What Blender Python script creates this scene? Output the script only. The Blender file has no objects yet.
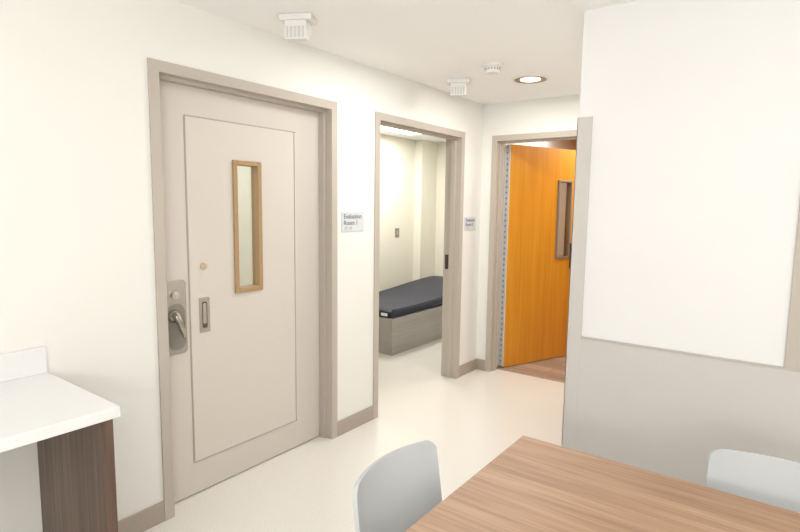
import bpy, bmesh, math, random
from mathutils import Matrix, Vector
random.seed(4)
S=bpy.context.scene
try: S.view_settings.view_transform='Standard'
except Exception: pass
COL=S.collection
PI=math.pi
def lin(c):
    return tuple((x/255/12.92 if x/255<=.04045 else ((x/255+.055)/1.055)**2.4) for x in c)+(1,)
# ---------------------------------------------------------------- materials
def mat(name,rgb,rough=.5,metal=0,var=.0,scale=40,spec=.5,emis=0,bump=0,stretch=(1,1,1),rgb2=None,detail=4):
    m=bpy.data.materials.new(name);m.use_nodes=True
    n=m.node_tree.nodes;l=m.node_tree.links;b=n['Principled BSDF']
    b.inputs['Roughness'].default_value=rough;b.inputs['Metallic'].default_value=metal
    b.inputs['Specular IOR Level'].default_value=spec
    c=lin(rgb)
    tc=n.new('ShaderNodeTexCoord');mp=n.new('ShaderNodeMapping');mp.inputs['Scale'].default_value=stretch
    no=n.new('ShaderNodeTexNoise');no.inputs['Scale'].default_value=scale;no.inputs['Detail'].default_value=detail
    l.new(tc.outputs['Object'],mp.inputs[0]);l.new(mp.outputs[0],no.inputs['Vector'])
    r=n.new('ShaderNodeValToRGB');r.color_ramp.elements[0].position=.35;r.color_ramp.elements[1].position=.65
    if rgb2 is None:
        r.color_ramp.elements[0].color=tuple(x*(1-var) for x in c[:3])+(1,);r.color_ramp.elements[1].color=tuple(min(1,x*(1+var)) for x in c[:3])+(1,)
    else:
        r.color_ramp.elements[0].color=lin(rgb2);r.color_ramp.elements[1].color=c
    l.new(no.outputs['Fac'],r.inputs[0]);l.new(r.outputs[0],b.inputs['Base Color'])
    if emis:
        b.inputs['Emission Color'].default_value=c;b.inputs['Emission Strength'].default_value=emis
    if bump:
        bp_=n.new('ShaderNodeBump');bp_.inputs['Strength'].default_value=bump;bp_.inputs['Distance'].default_value=.002
        l.new(no.outputs['Fac'],bp_.inputs['Height']);l.new(bp_.outputs[0],b.inputs['Normal'])
    return m
M={}
M['wall']=mat('wall_paint',(236,235,230),.7,var=.004,scale=3,spec=.25)
M['wallp']=mat('partition_paint',(234,234,233),.7,var=.004,scale=3,spec=.25)
M['room']=mat('room_paint',(235,231,218),.7,var=.005,scale=3,spec=.25)
M['warm']=mat('warm_glow_colour',(222,164,96),.7,var=.01,scale=3,spec=.25)  # warm reflected light of the far room, put into the colour
M['greyroom']=mat('grey_room_paint',(200,200,196),.7,var=.01,scale=3,spec=.25)
M['ceil']=mat('ceiling_paint',(250,249,247),.8,var=.003,scale=3,spec=.2)
M['floor']=mat('sheet_floor',(229,226,219),.2,var=.07,scale=150,detail=6,spec=.5)
M['frame']=mat('frame_paint',(190,181,170),.55,var=.001,scale=2,detail=1,spec=.2)
M['leaf']=mat('leaf_laminate',(208,200,191),.42,var=.006,scale=90)
M['panel']=mat('panel_laminate',(211,203,194),.42,var=.006,scale=90)
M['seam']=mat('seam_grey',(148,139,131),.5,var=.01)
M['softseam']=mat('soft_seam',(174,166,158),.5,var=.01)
M['base']=mat('rubber_base',(174,162,150),.5,var=.003)
M['wains']=mat('wainscot_sheet',(203,199,195),.6,var=.006,scale=8,spec=.3)
M['cap']=mat('cap_strip',(186,180,174),.5,var=.006,scale=8)
M['guard']=mat('guard_vinyl',(203,199,195),.5,var=.005)
M['tan']=mat('tan_window_frame',(170,140,102),.4,var=.02)
M['steel']=mat('brushed_steel',(206,198,188),.24,metal=.88,var=.03,scale=30,stretch=(1,1,12))
M['lever']=mat('lever_steel',(186,180,172),.2,metal=.95,var=.02)
M['chrome']=mat('chrome',(225,222,216),.15,metal=1,var=.02)
M['brass']=mat('brass_button',(218,204,180),.25,metal=.9,var=.02)
M['dark']=mat('dark_recess',(66,60,56),.5,var=.05)
M['recess']=mat('pull_shade_grey',(104,97,90),.45,metal=.4,var=.05)  # darkened for the shade inside the pull cup
M['beige']=mat('grey_frame_dish_shade',(132,126,118),.5,var=.03)  # door window frame; also the shade colour of the lever dish
M['white']=mat('white_solid_surface',(232,232,232),.3,var=.004,scale=60)
M['plastic']=mat('white_plastic',(232,231,228),.4,var=.01)
M['plaque']=mat('sign_plaque',(213,215,219),.45,var=.01)
M['vent']=mat('grey_slat',(206,206,206),.5,var=.02)
M['chair']=mat('chair_plastic',(184,186,188),.6,var=.006,scale=150,spec=.25)
M['leg']=mat('silver_leg',(170,172,175),.35,metal=.7,var=.03)
M['mattress']=mat('navy_vinyl',(23,31,54),.45,var=.10,scale=7,bump=.6)
M['tag']=mat('white_tag',(235,235,232),.6,var=.02)
M['text']=mat('sign_ink',(80,92,116),.5,var=.02)
M['hinge']=mat('hinge_aluminium',(206,206,203),.5,metal=.0,var=.02)
M['hole']=mat('hinge_dark',(136,136,135),.5,var=.03)
M['sensor']=mat('light_lens',(255,238,210),.3,emis=2.5,var=.01)
M['troff']=mat('troffer_diffuser',(255,250,240),.3,emis=4,var=.01)
M['ring']=mat('downlight_trim',(142,116,92),.4,metal=.0,var=.02)
def wood(name,c1,c2,c3,axis,rough=.4,fine=60,plank=None):
    m=bpy.data.materials.new(name);m.use_nodes=True
    n=m.node_tree.nodes;l=m.node_tree.links;b=n['Principled BSDF'];b.inputs['Roughness'].default_value=rough
    tc=n.new('ShaderNodeTexCoord');mp=n.new('ShaderNodeMapping')
    sc=[fine]*3;sc[axis]=fine*.035;mp.inputs['Scale'].default_value=sc
    l.new(tc.outputs['Object'],mp.inputs[0])
    n1=n.new('ShaderNodeTexNoise');n1.inputs['Scale'].default_value=1;n1.inputs['Detail'].default_value=5;n1.inputs['Distortion'].default_value=.3
    l.new(mp.outputs[0],n1.inputs['Vector'])
    mp2=n.new('ShaderNodeMapping');sc=[fine*.2]*3;sc[axis]=fine*.012;mp2.inputs['Scale'].default_value=sc
    l.new(tc.outputs['Object'],mp2.inputs[0])
    n2=n.new('ShaderNodeTexNoise');n2.inputs['Scale'].default_value=1;n2.inputs['Detail'].default_value=2
    l.new(mp2.outputs[0],n2.inputs['Vector'])
    mx=n.new('ShaderNodeMix');mx.data_type='FLOAT';mx.inputs['Factor'].default_value=.4
    l.new(n1.outputs['Fac'],mx.inputs['A']);l.new(n2.outputs['Fac'],mx.inputs['B'])
    r=n.new('ShaderNodeValToRGB');e=r.color_ramp.elements
    e[0].position=.33;e[0].color=lin(c1);e[1].position=.68;e[1].color=lin(c3);k=e.new(.5);k.color=lin(c2)
    l.new(mx.outputs['Result'],r.inputs[0])
    if plank:
        br=n.new('ShaderNodeTexBrick');br.inputs['Scale'].default_value=1;br.inputs['Brick Width'].default_value=plank[0];br.inputs['Row Height'].default_value=plank[1]
        br.inputs['Mortar Size'].default_value=.003;br.inputs['Color1'].default_value=(1,1,1,1);br.inputs['Color2'].default_value=(.72,.72,.74,1);br.inputs['Mortar'].default_value=(.35,.3,.28,1)
        l.new(tc.outputs['Object'],br.inputs['Vector'])
        mm=n.new('ShaderNodeMix');mm.data_type='RGBA';mm.blend_type='MULTIPLY';mm.inputs['Factor'].default_value=1
        l.new(r.outputs[0],mm.inputs['A']);l.new(br.outputs['Color'],mm.inputs['B']);l.new(mm.outputs['Result'],b.inputs['Base Color'])
    else: l.new(r.outputs[0],b.inputs['Base Color'])
    return m
M['table']=wood('table_laminate',(140,106,80),(162,128,100),(178,146,118),0,.45,90)
M['walnut']=wood('walnut_laminate',(78,60,49),(102,81,68),(126,103,88),2,.4,60)
M['orange']=wood('orange_veneer',(206,136,34),(216,148,42),(224,158,52),2,.38,40)
M['platform']=wood('grey_wood_platform',(156,151,145),(164,158,152),(172,166,160),1,.5,50)
M['plank']=wood('plank_floor',(150,130,114),(178,156,138),(200,178,160),0,.4,50,plank=(1.2,.15))
def glassmat():
    m=bpy.data.materials.new('vision_glass');m.use_nodes=True;n=m.node_tree.nodes;l=m.node_tree.links
    for x in list(n):n.remove(x)
    o=n.new('ShaderNodeOutputMaterial');mx=n.new('ShaderNodeMixShader');t=n.new('ShaderNodeBsdfTransparent');g=n.new('ShaderNodeBsdfGlossy')
    t.inputs[0].default_value=(.90,.92,.91,1);g.inputs['Roughness'].default_value=.03
    mx.inputs[0].default_value=.12
    l.new(t.outputs[0],mx.inputs[1]);l.new(g.outputs[0],mx.inputs[2]);l.new(mx.outputs[0],o.inputs[0]);return m
M['glass']=glassmat()
# ---------------------------------------------------------------- mesh helpers
class MB:
    def __init__(s): s.bm=bmesh.new()
    def box(s,x0,x1,y0,y1,z0,z1,bev=0,seg=2):
        t=bmesh.new();bmesh.ops.create_cube(t,size=1)
        for v in t.verts: v.co=Vector((x0+(v.co.x+.5)*(x1-x0),y0+(v.co.y+.5)*(y1-y0),z0+(v.co.z+.5)*(z1-z0)))
        if bev: bmesh.ops.bevel(t,geom=t.edges[:],offset=bev,segments=seg,profile=.5,affect='EDGES')
        s.add(t);return s
    def add(s,t,M4=None):
        if M4 is not None: bmesh.ops.transform(t,matrix=M4,verts=t.verts)
        me=bpy.data.meshes.new('tmp');t.to_mesh(me);t.free();s.bm.from_mesh(me);bpy.data.meshes.remove(me)
    def cone(s,c,axis,r1,r2,d,seg=32):
        t=bmesh.new();bmesh.ops.create_cone(t,cap_ends=True,segments=seg,radius1=r1,radius2=r2,depth=d)
        q=Vector((0,0,1)).rotation_difference(Vector(axis).normalized()).to_matrix().to_4x4()
        s.add(t,Matrix.Translation(Vector(c))@q);return s
    def tube(s,a,b,r,r2=None,seg=14):
        a=Vector(a);b=Vector(b);return s.cone((a+b)/2,b-a,r,r if r2 is None else r2,(b-a).length,seg)
    def prism(s,pts,ax,lo,hi,bev=0):
        t=bmesh.new();vs=[]
        for val in (lo,hi):
            row=[]
            for p in pts:
                c=list(p);c.insert(ax,val);row.append(t.verts.new(c))
            vs.append(row)
        n=len(pts);t.faces.new(vs[0]);t.faces.new(list(reversed(vs[1])))
        for i in range(n): t.faces.new((vs[0][i],vs[1][i],vs[1][(i+1)%n],vs[0][(i+1)%n]))
        bmesh.ops.recalc_face_normals(t,faces=t.faces[:])
        if bev: bmesh.ops.bevel(t,geom=t.edges[:],offset=bev,segments=2,profile=.5,affect='EDGES')
        s.add(t);return s
    def lathe(s,c,prof,seg=40):
        t=bmesh.new();rings=[]
        for r,z in prof: rings.append([t.verts.new((r*math.cos(2*PI*i/seg),r*math.sin(2*PI*i/seg),z)) for i in range(seg)])
        for a,b in zip(rings,rings[1:]):
            for i in range(seg): t.faces.new((a[i],a[(i+1)%seg],b[(i+1)%seg],b[i]))
        t.faces.new(rings[-1]);t.faces.new(list(reversed(rings[0])))
        bmesh.ops.recalc_face_normals(t,faces=t.faces[:])
        s.add(t,Matrix.Translation(Vector(c)));return s
    def sweep(s,pts,rads,seg=18,flat=1.0):
        t=bmesh.new();rings=[]
        P=[Vector(p) for p in pts]
        for i,pt in enumerate(P):
            d=(P[min(i+1,len(P)-1)]-P[max(i-1,0)]).normalized()
            a=d.cross(Vector((0,.9,.43)));a=a.normalized() if a.length>.05 else Vector((1,0,0));b=d.cross(a).normalized()
            rings.append([t.verts.new(pt+a*rads[i]*math.cos(2*PI*k/seg)+b*rads[i]*flat*math.sin(2*PI*k/seg)) for k in range(seg)])
        for a,b in zip(rings,rings[1:]):
            for k in range(seg): t.faces.new((a[k],a[(k+1)%seg],b[(k+1)%seg],b[k]))
        t.faces.new(rings[0]);t.faces.new(rings[-1]);bmesh.ops.recalc_face_normals(t,faces=t.faces[:])
        s.add(t);return s
    def build(s,name,m,parent=None,off=None,smooth=False,X=None):
        if X is not None: bmesh.ops.transform(s.bm,matrix=X,verts=s.bm.verts)
        if off is None and parent is not None:
            r=parent
            while r.parent: r=r.parent
            off=r.get('_o',(0,0,0))
        if off is not None: bmesh.ops.translate(s.bm,vec=-Vector(off),verts=s.bm.verts)
        me=bpy.data.meshes.new(name);s.bm.to_mesh(me);s.bm.free()
        me.materials.append(M[m])
        if smooth:
            for p in me.polygons:p.use_smooth=True
            try: me.set_sharp_from_angle(angle=math.radians(35))
            except Exception: pass
        o=bpy.data.objects.new(name,me);COL.objects.link(o)
        if parent: o.parent=parent
        return o
def tag(o,label,cat=None,group=None,kind=None):
    if label:o['label']=label
    if cat:o['category']=cat
    if group:o['group']=group
    if kind:o['kind']=kind
    return o
def thing(name,label,cat,loc=(0,0,0),rz=0,group=None,kind=None,baked=True):
    o=bpy.data.objects.new(name,None);COL.objects.link(o);o.empty_display_size=.1
    o.location=loc;o.rotation_euler=(0,0,rz)
    if baked:o['_o']=loc
    return tag(o,label,cat,group,kind)
def dup(root,loc,rz,label):
    r=root.copy();COL.objects.link(r);r.location=loc;r.rotation_euler=(0,0,rz);r['label']=label
    for ch in list(root.children):
        c=ch.copy();COL.objects.link(c);c.parent=r
        for g in ch.children:
            d=g.copy();COL.objects.link(d);d.parent=c
    return r
def struct(name,mb,m,label,cat):
    return tag(mb.build(name,m),label,cat,None,'structure')
# ---------------------------------------------------------------- room dimensions (metres)
H=2.47;T=2.185;Y=4.48;G=1.497;PY=2.637;W=.14
A1,B1=1.3135,2.5346;A2,B2=2.918,4.1416
C3,D3=.102,1.135
struct('floor',MB().box(-2.3,4.2,-2.2,7.2,-.1,0),'floor','pale cream speckled sheet floor running from the table into the corridor','floor')
struct('floor_room',MB().box(0,3,Y+.12,7.0,-.02,.003),'plank','brown wood plank floor beyond the orange door','floor')
struct('ceiling',MB().box(-2.3,4.2,-2.2,7.2,H,H+.1),'ceil','plain white painted ceiling','ceiling')
struct('ceiling_room',MB().box(.02,3.0,Y+W,6.9,H-.012,H-.002),'warm','ceiling coloured with a warm orange glow, glimpsed above the orange door','ceiling')  # thin slab added under the ceiling, carries the warm light as colour
m=MB()
m.box(-W,0,-2.0,A1+.012,0,H).box(-W,0,A1+.012,B1-.012,T-.012,H).box(-W,0,B1-.012,A2+.012,0,H)
m.box(-W,0,A2+.012,B2-.012,T-.012,H).box(-W,0,B2-.012,7.0,0,H)
struct('wall_left',m,'wall','long white corridor wall holding the beige door and the open doorway','wall')
m=MB();m.box(0,C3+.012,Y,Y+W,0,H).box(C3+.012,D3-.012,Y,Y+W,T-.012,H).box(D3-.012,G+.2,Y,Y+W,0,H)
struct('wall_far',m,'wall','short white end wall around the orange door','wall')
struct('wall_right',MB().box(G,4.2,PY,Y,0,H),'wallp','white partition wall above the grey wainscot behind the table','wall')
struct('wall_back',MB().box(-.14,4.2,-2.1,-2.0,0,H),'wall','white wall behind the viewer','wall')
struct('wall_side',MB().box(4.1,4.2,-2.0,PY,0,H),'wall','white side wall to the right of the table','wall')
m=MB();m.box(-2.19,-2.05,.4,6.86,0,H).box(-2.05,-W,6.72,6.86,0,H).box(-2.05,-W,2.66,2.76,0,H).box(-2.05,-W,.4,.5,0,H).box(-2.05,-1.93,6.33,6.72,0,H)
struct('wall_room_left',m,'room','cream walls of the small bedroom seen through the open doorway','wall')
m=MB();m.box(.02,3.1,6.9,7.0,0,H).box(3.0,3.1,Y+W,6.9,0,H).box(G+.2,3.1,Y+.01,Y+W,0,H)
struct('wall_room_far',m,'warm','walls of the room beyond the orange door, coloured with warm reflected light','wall')
struct('wall_room_side',MB().box(.001,.02,Y+W,7.0,.0,H),'greyroom','grey wall behind the orange door, seen through its window','wall')
def base(n,x0,x1,y0,y1,l):
    struct(n,MB().box(x0,x1,y0,y1,0,.105,.003),'base',l,'baseboard')
base('baseboard_left',0,.01,-1.9,A1,'taupe rubber baseboard left of the beige door')
base('baseboard_middle',0,.01,B1,A2,'taupe rubber baseboard between the beige door and the open doorway')
base('baseboard_corner',0,.01,B2,Y,'short taupe baseboard right of the open doorway')
base('baseboard_far',.01,C3,Y-.01,Y,'tiny taupe baseboard left of the orange door')
m=MB();m.box(G+.066,4.1,PY-.010,PY,.0,.907,.001)
struct('trim_1',m,'wains','light grey wainscot sheet on lower partition wall','wainscot')
m=MB();m.box(G+.066,4.1,PY-.013,PY,.907,.917,.001)
struct('trim_2',m,'cap','thin grey cap strip along the top of the wainscot','trim strip')
m=MB();m.box(G-.006,G+.066,PY-.007,PY,0,1.98,.002).box(G-.006,G,PY-.007,PY+.066,0,1.98,.002)
struct('trim_3',m,'guard','tall grey corner guard on the partition wall end','corner guard')
m=MB();m.box(2.382,2.47,PY-.014,PY,.917,2.16,.002)
struct('trim_4',m,'frame','taupe vertical trim strip above wainscot at far right','trim strip')
# ---------------------------------------------------------------- door frames
def frame_pieces(a,b,top,depth=W,stop=(.045,.088)):
    f=.05
    L=[(a,a+f,-depth-.012,.010,0,top-f+.0),(b-f,b,-depth-.012,.010,0,top-f),(a,b,-depth-.012,.010,top-f,top)]
    S_=[(a+f,a+f+.016,-stop[1],-stop[0],0,top-f-.016),(b-f-.016,b-f,-stop[1],-stop[0],0,top-f-.016),(a+f,b-f,-stop[1],-stop[0],top-f-.016,top-f)]
    return L,S_
def make_frame(parent,a,b,plane):
    L,S_=frame_pieces(a,b,T)
    for nm,P in (('frame',L),('frame_stop',S_)):
        mb=MB()
        for (u0,u1,w0,w1,z0,z1) in P:
            if plane=='x': mb.box(w0,w1,u0,u1,z0,z1)
            else: mb.box(u0,u1,Y-w1,Y-w0,z0,z1)
        if nm=='frame': fr=mb.build(nm,'frame',parent)
        else: mb.build(nm,'frame',fr)
    return fr
# --- door 1
d1=thing('door_1','closed beige security door with narrow vision window and steel lock','door',(0,(A1+B1)/2,0),kind='structure')
make_frame(d1,A1,B1,'x')
LX=-.09;wy0,wy1,wz0,wz1=1.812,2.0,1.055,1.78
ly0,ly1=A1+.054,B1-.054
m=MB();g=.02
for (y0,y1,z0,z1) in ((ly0,wy0+g,.008,2.131),(wy1-g,ly1,.008,2.131),(wy0+g,wy1-g,.008,wz0+g),(wy0+g,wy1-g,wz1-g,2.131)): m.box(LX-.045,LX,y0,y1,z0,z1)
leaf=m.build('leaf','leaf',d1)
py0,py1,pz0,pz1=1.543,2.252,.185,1.972
m=MB()
for (y0,y1,z0,z1) in ((py0,wy0+g,pz0,pz1),(wy1-g,py1,pz0,pz1),(wy0+g,wy1-g,pz0,wz0+g),(wy0+g,wy1-g,wz1-g,pz1)): m.box(LX,LX+.006,y0,y1,z0,z1)
m.build('raised_panel','panel',leaf)
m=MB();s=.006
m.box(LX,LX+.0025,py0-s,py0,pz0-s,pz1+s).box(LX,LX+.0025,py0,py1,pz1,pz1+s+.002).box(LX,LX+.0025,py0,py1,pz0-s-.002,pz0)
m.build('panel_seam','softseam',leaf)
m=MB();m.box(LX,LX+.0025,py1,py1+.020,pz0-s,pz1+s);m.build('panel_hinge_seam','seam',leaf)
m=MB();m.box(LX,LX+.010,py1+.004,py1+.015,pz0,pz1,.001);m.build('edge_strip','panel',leaf)
def vision(parent,leafp,y0,y1,z0,z1,x,matn,X=None,fw=.026):
    mb=MB()
    for (a,b,c,d) in ((y0,y0+fw,z0,z1),(y1-fw,y1,z0,z1),(y0+fw,y1-fw,z0,z0+fw),(y0+fw,y1-fw,z1-fw,z1)): mb.box(x-.05,x+.014,a,b,c,d,.003)
    w=mb.build('window_frame',matn,parent,X=X)
    mb=MB();mb.box(x-.026,x-.02,y0+fw-.004,y1-fw+.004,z0+fw-.004,z1-fw+.004)
    mb.build('window_glass','glass',w,X=X)
    return w
vision(d1,leaf,wy0,wy1,wz0,wz1,LX+.005,'tan')
m=MB();m.cone((LX+.010,1.62,1.222),(1,0,0),.019,.017,.010).cone((LX+.018,1.62,1.222),(1,0,0),.011,.009,.010)
tag(m.build('deadbolt_button','brass',d1,smooth=True),'small round pale brass deadbolt button')
def rrect(y0,y1,z0,z1,r,n=6):
    P=[]
    for cy,cz,a0 in ((y1-r,z1-r,0),(y0+r,z1-r,90),(y0+r,z0+r,180),(y1-r,z0+r,270)):
        for i in range(n+1):
            a=math.radians(a0+90*i/n);P.append((cy+r*math.cos(a),cz+r*math.sin(a)))
    return P
m=MB();m.prism(rrect(1.590,1.652,.872,1.058,.006),0,LX+.005,LX+.009,.001)
pl=m.build('pull_plate','steel',d1)
m=MB();m.prism(rrect(1.606,1.636,.895,1.035,.012),0,LX+.006,LX+.0105);m.build('pull_recess_shade','recess',pl)  # shade inside the pull cup, put in as a darker raised patch
m=MB();m.prism(rrect(1.608,1.628,.920,1.028,.008),0,LX+.0105,LX+.015,.0015);m.build('pull_grip','chrome',pl)
# lock plate with hooded lever
m=MB();m.prism(rrect(1.385,1.520,.785,1.163,.022),0,LX,LX+.006,.0015)
lp=m.build('lock_plate','steel',d1)
m=MB();m.prism(rrect(1.412,1.510,.808,1.044,.045),0,LX+.006,LX+.0075);m.build('lever_recess_shade','beige',lp)  # shade of the recessed dish, drawn as a darker flat patch
m=MB();m.cone((LX+.014,1.455,1.092),(1,0,0),.024,.020,.022).box(LX+.024,LX+.028,1.452,1.458,1.078,1.106,.001)
m.build('key_cylinder','chrome',lp,smooth=True)
m=MB();m.cone((LX+.014,1.448,.985),(1,0,0),.036,.028,.018)
cv=[(LX+.008,1.446,.99),(LX+.022,1.446,.99),(LX+.034,1.449,.984),(LX+.040,1.457,.964),(LX+.039,1.470,.932),(LX+.034,1.483,.902),(LX+.026,1.492,.880),(LX+.022,1.496,.868)]
m.sweep(cv,[.018,.019,.019,.018,.016,.0135,.010,.005],20)
m.build('hook_lever','lever',lp,smooth=True)
for (y,z) in ((1.41,1.135),(1.497,1.135),(1.41,.812),(1.497,.812)):
    m=MB();m.cone((LX+.007,y,z),(1,0,0),.0065,.005,.004,16);m.build('screw','chrome',lp)
# --- door 2
d2=thing('door_2','open doorway with taupe metal frame leading to the bed','doorway',(0,(A2+B2)/2,0),kind='structure')
make_frame(d2,A2,B2,'x')
m=MB();m.box(-.135,-.1,B2-.0545,B2-.05,.99,1.12,.001)
m.build('strike_plate','dark',d2)
# --- door 3
d3=thing('door_3','orange wood door swung open inside a taupe frame','door',(.6,Y,0),kind='structure')
make_frame(d3,C3,D3,'y')
phi=math.radians(-22.5)
X3=Matrix.Translation((.2,4.655,0))@Matrix.Rotation(phi,4,'Z')
v0,v1,vz0,vz1=.640,.835,1.04,1.82;LW=.93
m=MB()
for (y0,y1,z0,z1) in ((0,v0+g,.01,2.125),(v1-g,LW,.01,2.125),(v0+g,v1-g,.01,vz0+g),(v0+g,v1-g,vz1-g,2.125)): m.box(-.045,0,y0,y1,z0,z1)
lf3=m.build('leaf','orange',d3,X=X3)
vision(d3,lf3,v0,v1,vz0,vz1,0,'beige',X=X3,fw=.02)
m=MB();m.box(-.058,.003,-.010,0,.02,2.12)
hg=m.build('continuous_hinge','hinge',d3,X=X3)
m=MB();m.tube((-.056,-.012,.02),(-.056,-.012,2.12),.007)
m.build('hinge_barrel','hinge',hg,X=X3,smooth=True)
m=MB();m.box(.152,.156,Y+.09,Y+.15,.02,2.115);m.build('jamb_hinge_plate','hinge',hg)
m=MB();k=.07
while k<2.1:
    m.cone((-.026,-.0105,k),(0,1,0),.010,.010,.003,12);k+=.052
m.build('hinge_screws','hole',hg,X=X3)
m=MB();m.box(0,.006,.850,.900,.93,1.19,.002);
hp=m.build('handle_plate','dark',d3,X=X3)
m=MB();m.tube((0,.875,1.13),(.05,.875,1.13),.012).tube((.05,.875,1.135),(.05,.875,.97),.011).tube((0,.875,.975),(.05,.875,.975),.012)
m.build('pull_handle','dark',hp,X=X3,smooth=True)
# ---------------------------------------------------------------- counter at left
ct=thing('counter','white counter with backsplash and dark walnut end panel at left wall','counter',(.3,0,0))
m=MB();m.box(.002,.600,-1.5,.845,.828,.866,.003);wt=m.build('countertop','white',ct)
m=MB();m.box(.002,.022,-1.5,.841,.866,.972,.002);m.build('backsplash','white',ct)
for y0 in (.795,-1.45):
    m=MB();m.box(.003,.575,y0,y0+.035,0,.828,.001);m.build('support_panel','walnut',ct)
# ---------------------------------------------------------------- table
TX0,TX1,TY0,TY1=1.652,2.88,.83,1.742
tb=thing('dining_table','rectangular table with brown wood grain laminate top','table',((TX0+TX1)/2,(TY0+TY1)/2,0))
m=MB();m.box(TX0,TX1,TY0,TY1,.708,.74,.004,3);tt=m.build('tabletop','table',tb)
for x in (TX0+.12,TX1-.12):
    for y in (TY0+.1,TY1-.1):
        m=MB();m.tube((x,y,.012),(x,y,.70),.025).cone((x,y,.702),(0,0,1),.05,.05,.012)
        lg=m.build('leg','leg',tb,smooth=True)
        m=MB();m.cone((x,y,.006),(0,0,1),.03,.028,.012);m.build('foot','dark',lg,smooth=True)
m=MB()
m.box(TX0+.12,TX1-.12,TY0+.09,TY0+.11,.66,.706).box(TX0+.12,TX1-.12,TY1-.11,TY1-.09,.66,.706).box(TX0+.11,TX0+.13,TY0+.1,TY1-.1,.66,.706).box(TX1-.13,TX1-.11,TY0+.1,TY1-.1,.66,.706)
m.build('apron','leg',tb)
# ---------------------------------------------------------------- chairs
def grid_mesh(fn,nu,nv,name,mt,parent,thick=.012):
    bm=bmesh.new();R=[[bm.verts.new(fn(-1+2*i/nu,j/nv)) for i in range(nu+1)] for j in range(nv+1)]
    for j in range(nv):
        for i in range(nu): bm.faces.new((R[j][i],R[j][i+1],R[j+1][i+1],R[j+1][i]))
    bmesh.ops.recalc_face_normals(bm,faces=bm.faces[:])
    ret=bmesh.ops.solidify(bm,geom=bm.faces[:],thickness=thick)
    me=bpy.data.meshes.new(name);bm.to_mesh(me);bm.free();me.materials.append(M[mt])
    for p in me.polygons:p.use_smooth=True
    try: me.set_sharp_from_angle(angle=math.radians(50))
    except Exception: pass
    o=bpy.data.objects.new(name,me);COL.objects.link(o);o.parent=parent
    b=o.modifiers.new('bev','BEVEL');b.width=.003;b.segments=2;b.limit_method='ANGLE';b.angle_limit=math.radians(50)
    return o
def back_fn(t,v):
    u=math.sin(t*PI/2);hw=.205-.004*v
    r=.035;d=(1-abs(u))*hw
    top=.80-(r-math.sqrt(max(0,r*r-(r-min(r,d))**2)))
    z=.44+(top-.44)*v
    x=-.185-.045*((z-.44)/.36)-.055*(1-u*u)*(.35+.65*v)+.03
    return (x,u*hw,z)
def seat_fn(t,v):
    u=math.sin(t*PI/2);hw=.205+.012*math.sin(v*PI)
    r=.06;d=(1-abs(u))*hw
    fr=.235-(r-math.sqrt(max(0,r*r-(r-min(r,d))**2)))
    x0=-.155-.055*(1-u*u)*.35
    x=x0+(fr-x0)*v
    z=.44-.012*(1-u*u)*math.sin(v*PI)-.02*max(0,(v-.85)/.15)**2
    return (x,u*hw,z)
def make_chair(loc,rz,label):
    c=thing('dining_chair',label,'chair',loc,rz,'grey chairs at the table',baked=False)
    grid_mesh(back_fn,28,14,'backrest','chair',c);grid_mesh(seat_fn,28,12,'seat','chair',c)
    for sx in(-1,1):
        for sy in(-1,1):
            mb=MB();mb.tube((.15*sx+.02,.15*sy,.425),(.2*sx+.02,.19*sy,.01),.012,.011)
            l=mb.build('leg','leg',c,off=(0,0,0),smooth=True)
            mb=MB();mb.cone((.2*sx+.02,.19*sy,.007),(0,0,1),.016,.014,.014,16);mb.build('foot_cap','dark',l,off=(0,0,0),smooth=True)
    mb=MB();mb.box(-.13,.17,-.155,-.14,.408,.425).box(-.13,.17,.14,.155,.408,.425).box(-.13,-.115,-.15,.15,.408,.425).box(.155,.17,-.15,.15,.408,.425)
    mb.build('seat_frame','leg',c,off=(0,0,0))
    return c
ch=make_chair((1.69,1.21,0),0,'grey moulded chair at the short left end of table, nearest the doors')
dup(ch,(2.41,1.69,0),-PI/2,'grey moulded chair between the table and the grey wainscot')
# ---------------------------------------------------------------- bed
bd=thing('bed_platform','low grey wood grain bed platform inside the small bedroom','bed',(-1.35,5.4,0))
m=MB();m.box(-1.8,-.9,4.327,6.5,.0,.37);bb=m.build('body','platform',bd)
m=MB();m.box(-1.807,-.893,4.32,6.507,.355,.385,.002);m.build('top_rim','platform',bd)
for (a,b,c,d) in ((-.92,-.893,4.32,4.347),(-1.807,-1.78,4.32,4.347),(-.92,-.893,6.48,6.507)):
    m=MB();m.box(a,b,c,d,0,.355,.001);m.build('corner_trim','platform',bd)
bm=bmesh.new();N=60;rings=[]
for j in range(N+1):
    y=4.34+2.13*j/N;q=min(1,max(0,(y-4.9)/1.5));q=q*q*(3-2*q)
    zt=.474+.085*q
    if j in(0,N): zt-=.02
    ring=[]
    for (x,z) in ((-1.77,.387),(-1.785,.40),(-1.785,zt-.025),(-1.765,zt-.004),(-1.6,zt),(-1.45,zt),(-1.3,zt+.004),(-1.15,zt),(-1.05,zt),(-.935,zt-.004),(-.915,zt-.025),(-.915,.40),(-.93,.387)):
        w=0
        if -1.7<x<-1.0: w=.003*math.sin(y*9+x*7)*math.sin(x*8+y*2.3)
        ring.append(bm.verts.new((x,y,z+w)))
    rings.append(ring)
for a,b in zip(rings,rings[1:]):
    n=len(a)
    for i in range(n): bm.faces.new((a[i],a[(i+1)%n],b[(i+1)%n],b[i]))
bm.faces.new(rings[0]);bm.faces.new(rings[-1]);bmesh.ops.recalc_face_normals(bm,faces=bm.faces[:])
mt=thing('mattress','dark navy vinyl mattress with raised head lying on the bed platform','mattress',(-1.35,5.4,.385))
q=MB();q.bm.free();q.bm=bm;mm=q.build('mattress_body','mattress',mt,smooth=True)
m=MB();m.box(-1.05,-.97,4.330,4.3345,.405,.435);m.build('care_tag','tag',mt)
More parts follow.
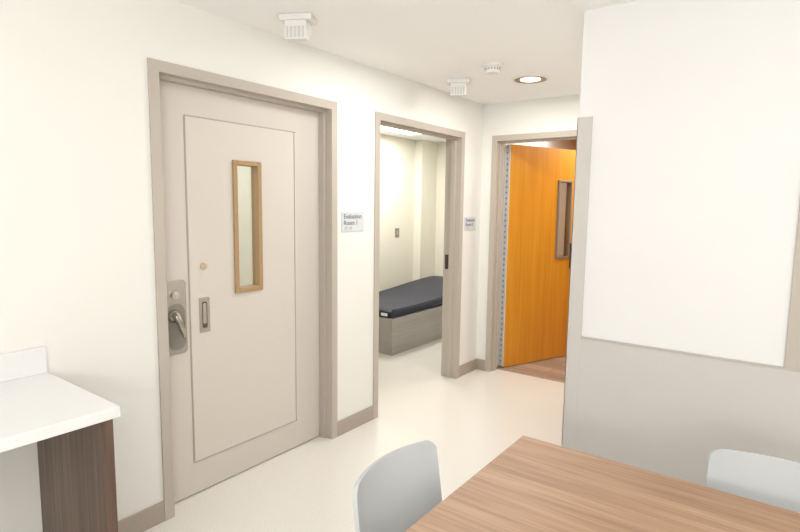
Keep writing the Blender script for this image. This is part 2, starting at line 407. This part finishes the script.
m=MB();m.box(-.9165,-.912,4.36,6.45,.430,.437,.001).box(-1.76,-.94,4.335,4.341,.430,.437,.001);m.build('seam_piping','mattress',mt)
# ---------------------------------------------------------------- signs
def text_mesh(txt,size,m,parent,y,z,x=.0076):
    cu=bpy.data.curves.new('sign_text','FONT');cu.body=txt;cu.size=size;cu.extrude=.0003;cu.offset=size*.008;cu.align_x='LEFT';cu.space_line=.98
    o=bpy.data.objects.new('t',cu);COL.objects.link(o)
    bpy.context.view_layer.update()
    me=bpy.data.meshes.new_from_object(o.evaluated_get(bpy.context.evaluated_depsgraph_get()))
    bpy.data.objects.remove(o)
    X=Matrix(((0,0,1,x),(1,0,0,y),(0,1,0,z),(0,0,0,1)))
    me.transform(Matrix.Translation(-Vector(parent.parent['_o'] if parent.parent else parent['_o']))@X)
    me.materials.clear();me.materials.append(M[m])
    r=bpy.data.objects.new('lettering',me);COL.objects.link(r);r.parent=parent;return r
def sign(y0,y1,z0,z1,room,label):
    s=thing('room_sign',label,'sign',(0,(y0+y1)/2,z0))
    mb=MB();mb.box(0,.006,y0,y1,z0,z1,.0015);mb.build('plate','plaque',s)
    w=y1-y0;h=z1-z0
    text_mesh('Evaluation\n'+room,h*.34,'text',s,y0+w*.08,z0+h*.66,.0066)
    mb=MB()
    for i in range(7):
        for j in range(2):
            if (i*3+j*5)%4!=1: mb.cone((.0065,y0+w*(.12+.05*i),z0+h*(.12+.09*j)),(1,0,0),w*.014,w*.01,.001,10)
    mb.build('raised_dots','text',s)
sign(2.58,2.80,1.375,1.502,'Room 1','pale grey room sign on the wall between the beige door and the doorway')
sign(4.18,4.38,1.335,1.456,'Room 2','pale grey room sign between the open doorway and the wall corner')
# ---------------------------------------------------------------- room 2 switch, light
m=thing('wall_switch','small grey wall switch plate above the bed in the bedroom','switch',(-2.05,5.92,1.13))
q=MB();q.box(-2.05,-2.042,5.88,5.97,1.12,1.24,.002);q.build('plate','seam',m)
q=MB();q.box(-2.042,-2.037,5.91,5.94,1.155,1.205,.001);q.build('rocker','frame',m)
tr=thing('ceiling_light_panel','bright rectangular ceiling light inside the bedroom','ceiling light',(-1.45,5.3,H))
q=MB()
for (a,b,c,d) in ((-1.77,-1.74,4.73,5.77),(-1.16,-1.13,4.73,5.77),(-1.74,-1.16,4.73,4.76),(-1.74,-1.16,5.74,5.77)): q.box(a,b,c,d,H-.02,H,.002)
q.build('trim_frame','vent',tr)
q=MB();q.box(-1.74,-1.16,4.76,5.74,H-.014,H-.002);q.build('diffuser','troff',tr)
# ---------------------------------------------------------------- ceiling devices
def sensor(loc,rz,label):
    s=thing('ceiling_sensor',label,'ceiling sensor',loc,rz,'white box sensors on the ceiling',baked=False)
    q=MB();q.box(-.082,.082,-.055,.055,-.030,0,.006,3);q.build('base_plate','plastic',s,off=(0,0,0))
    q=MB();q.prism([(-.05,-.030),(.05,-.030),(.05,-.06),(.0,-.12),(-.05,-.12)],0,-.055,.055,.004)
    b=q.build('housing','plastic',s,off=(0,0,0))
    for i in range(5):
        q=MB();x=-.04+.02*i;q.box(x-.005,x+.005,-.0525,-.0495,-.112,-.06,.0008)
        q.build('slat','vent',b,off=(0,0,0))
    return s
s1=sensor((.318,1.925,H),math.radians(28),'white box shaped ceiling sensor above the beige door')
dup(s1,(.305,3.51,H),math.radians(28),'white box shaped ceiling sensor above the open doorway')
SX,SY=.705,3.26
sm=thing('smoke_detector','round white smoke detector on the corridor ceiling','smoke detector',(SX,SY,H))
q=MB();q.lathe((SX,SY,H),[(.068,0),(.068,-.014),(.061,-.02),(.05,-.022)]);q.build('base','plastic',sm,smooth=True)
q=MB();q.lathe((SX,SY,H),[(.048,-.02),(.048,-.042),(.04,-.056),(.015,-.062)]);dm=q.build('dome','plastic',sm,smooth=True)
q=MB()
for i in range(16):
    q.box(-.004,.004,.047,.0492,-.040,-.028)
    bmesh.ops.rotate(q.bm,cent=(0,0,0),matrix=Matrix.Rotation(2*PI/16,3,'Z'),verts=q.bm.verts)
q.build('vent_slots','seam',dm,X=Matrix.Translation((SX,SY,H)))
DX,DY=.75,3.77
dl=thing('recessed_downlight','round recessed downlight with brown reflector in corridor ceiling','downlight',(DX,DY,H))
q=MB();q.lathe((DX,DY,H),[(.133,0),(.133,-.005),(.126,-.008),(.117,-.008),(.115,-.004),(.115,0)]);q.build('trim_ring','plastic',dl,smooth=True)
q=MB();q.lathe((DX,DY,H),[(.115,-.0005),(.115,-.007),(.078,-.005),(.078,-.0005)]);q.build('reflector','ring',dl,smooth=True)
q=MB();q.lathe((DX,DY,H),[(.072,-.001),(.072,-.0075),(.03,-.009)]);q.build('lens','sensor',dl,smooth=True)
# ---------------------------------------------------------------- lights
def area(name,loc,rot,sx,sy,power,col=(1,.985,.965)):
    l=bpy.data.lights.new(name,'AREA');l.shape='RECTANGLE';l.size=sx;l.size_y=sy;l.energy=power;l.color=col
    o=bpy.data.objects.new(name,l);COL.objects.link(o);o.location=loc;o.rotation_euler=rot;return o
area('room_fill_main',(2.8,.2,2.44),(0,0,0),1.4,1.0,13)  # unseen area light added for general brightness, no fixture modelled
area('room_fill_rear',(2.8,-1.2,2.44),(0,0,0),2.0,.8,8)  # second unseen area light, added further back without a fixture
b_=area('ceiling_bounce_fill',(2.9,-.9,1.5),(0,0,0),1.2,1.0,55,(1,.993,.982))  # flash-like uplight added out of view to brighten the ceiling
b_.rotation_euler=Vector((-.13,.60,.82)).to_track_quat('-Z','Y').to_euler()
area('rear_fill',(2.8,-1.9,1.5),(PI/2,0,0),2.4,1.8,11,(1,.99,.98))  # soft fill added behind the camera; the wall has no window
area('corridor_lamp',(DX,DY,2.45),(0,0,0),.2,.2,12,(1,.965,.91))
area('corridor_fill_front',(.75,2.6,2.45),(0,0,0),.5,.5,12,(1,.98,.95))  # fill added without a fixture, brightens the near part of the corridor
area('bedroom_lamp',(-1.45,5.3,2.44),(0,0,0),.55,.95,29,(1,.98,.93))
area('room_one_lamp',(-1.1,1.6,2.44),(0,0,0),1,1,22,(1,.98,.94))
area('far_room_lamp',(1.1,5.7,2.42),(0,0,0),.8,.8,32,(1,.95,.86))
area('behind_leaf_fill',(.22,5.5,2.42),(0,0,0),.3,.9,9,(1,.97,.93))  # light added behind the open leaf, brightens the wall past its glass
w=bpy.data.worlds.new('World');S.world=w;w.use_nodes=True
w.node_tree.nodes['Background'].inputs[0].default_value=(1,.98,.95,1);w.node_tree.nodes['Background'].inputs[1].default_value=.5
# ---------------------------------------------------------------- camera
f,p,ro,th=536.65,.1115,-.0133,.6357
fh=Vector((-math.sin(th),math.cos(th),0));r=Vector((math.cos(th),math.sin(th),0));z=Vector((0,0,1))
fw=fh*math.cos(p)-z*math.sin(p);up=fh*math.sin(p)+z*math.cos(p)
Rv=r*math.cos(ro)-up*math.sin(ro);Uv=r*math.sin(ro)+up*math.cos(ro)
cam=bpy.data.cameras.new('Camera');cam.sensor_width=36;cam.lens=36*f/800;cam.clip_start=.02
co=bpy.data.objects.new('Camera',cam);COL.objects.link(co)
mw=Matrix((( Rv.x,Uv.x,-fw.x,2.383),(Rv.y,Uv.y,-fw.y,0),(Rv.z,Uv.z,-fw.z,1.546),(0,0,0,1)))
co.matrix_world=mw;S.camera=co
for o in bpy.data.objects:
    if '_o' in o: del o['_o']
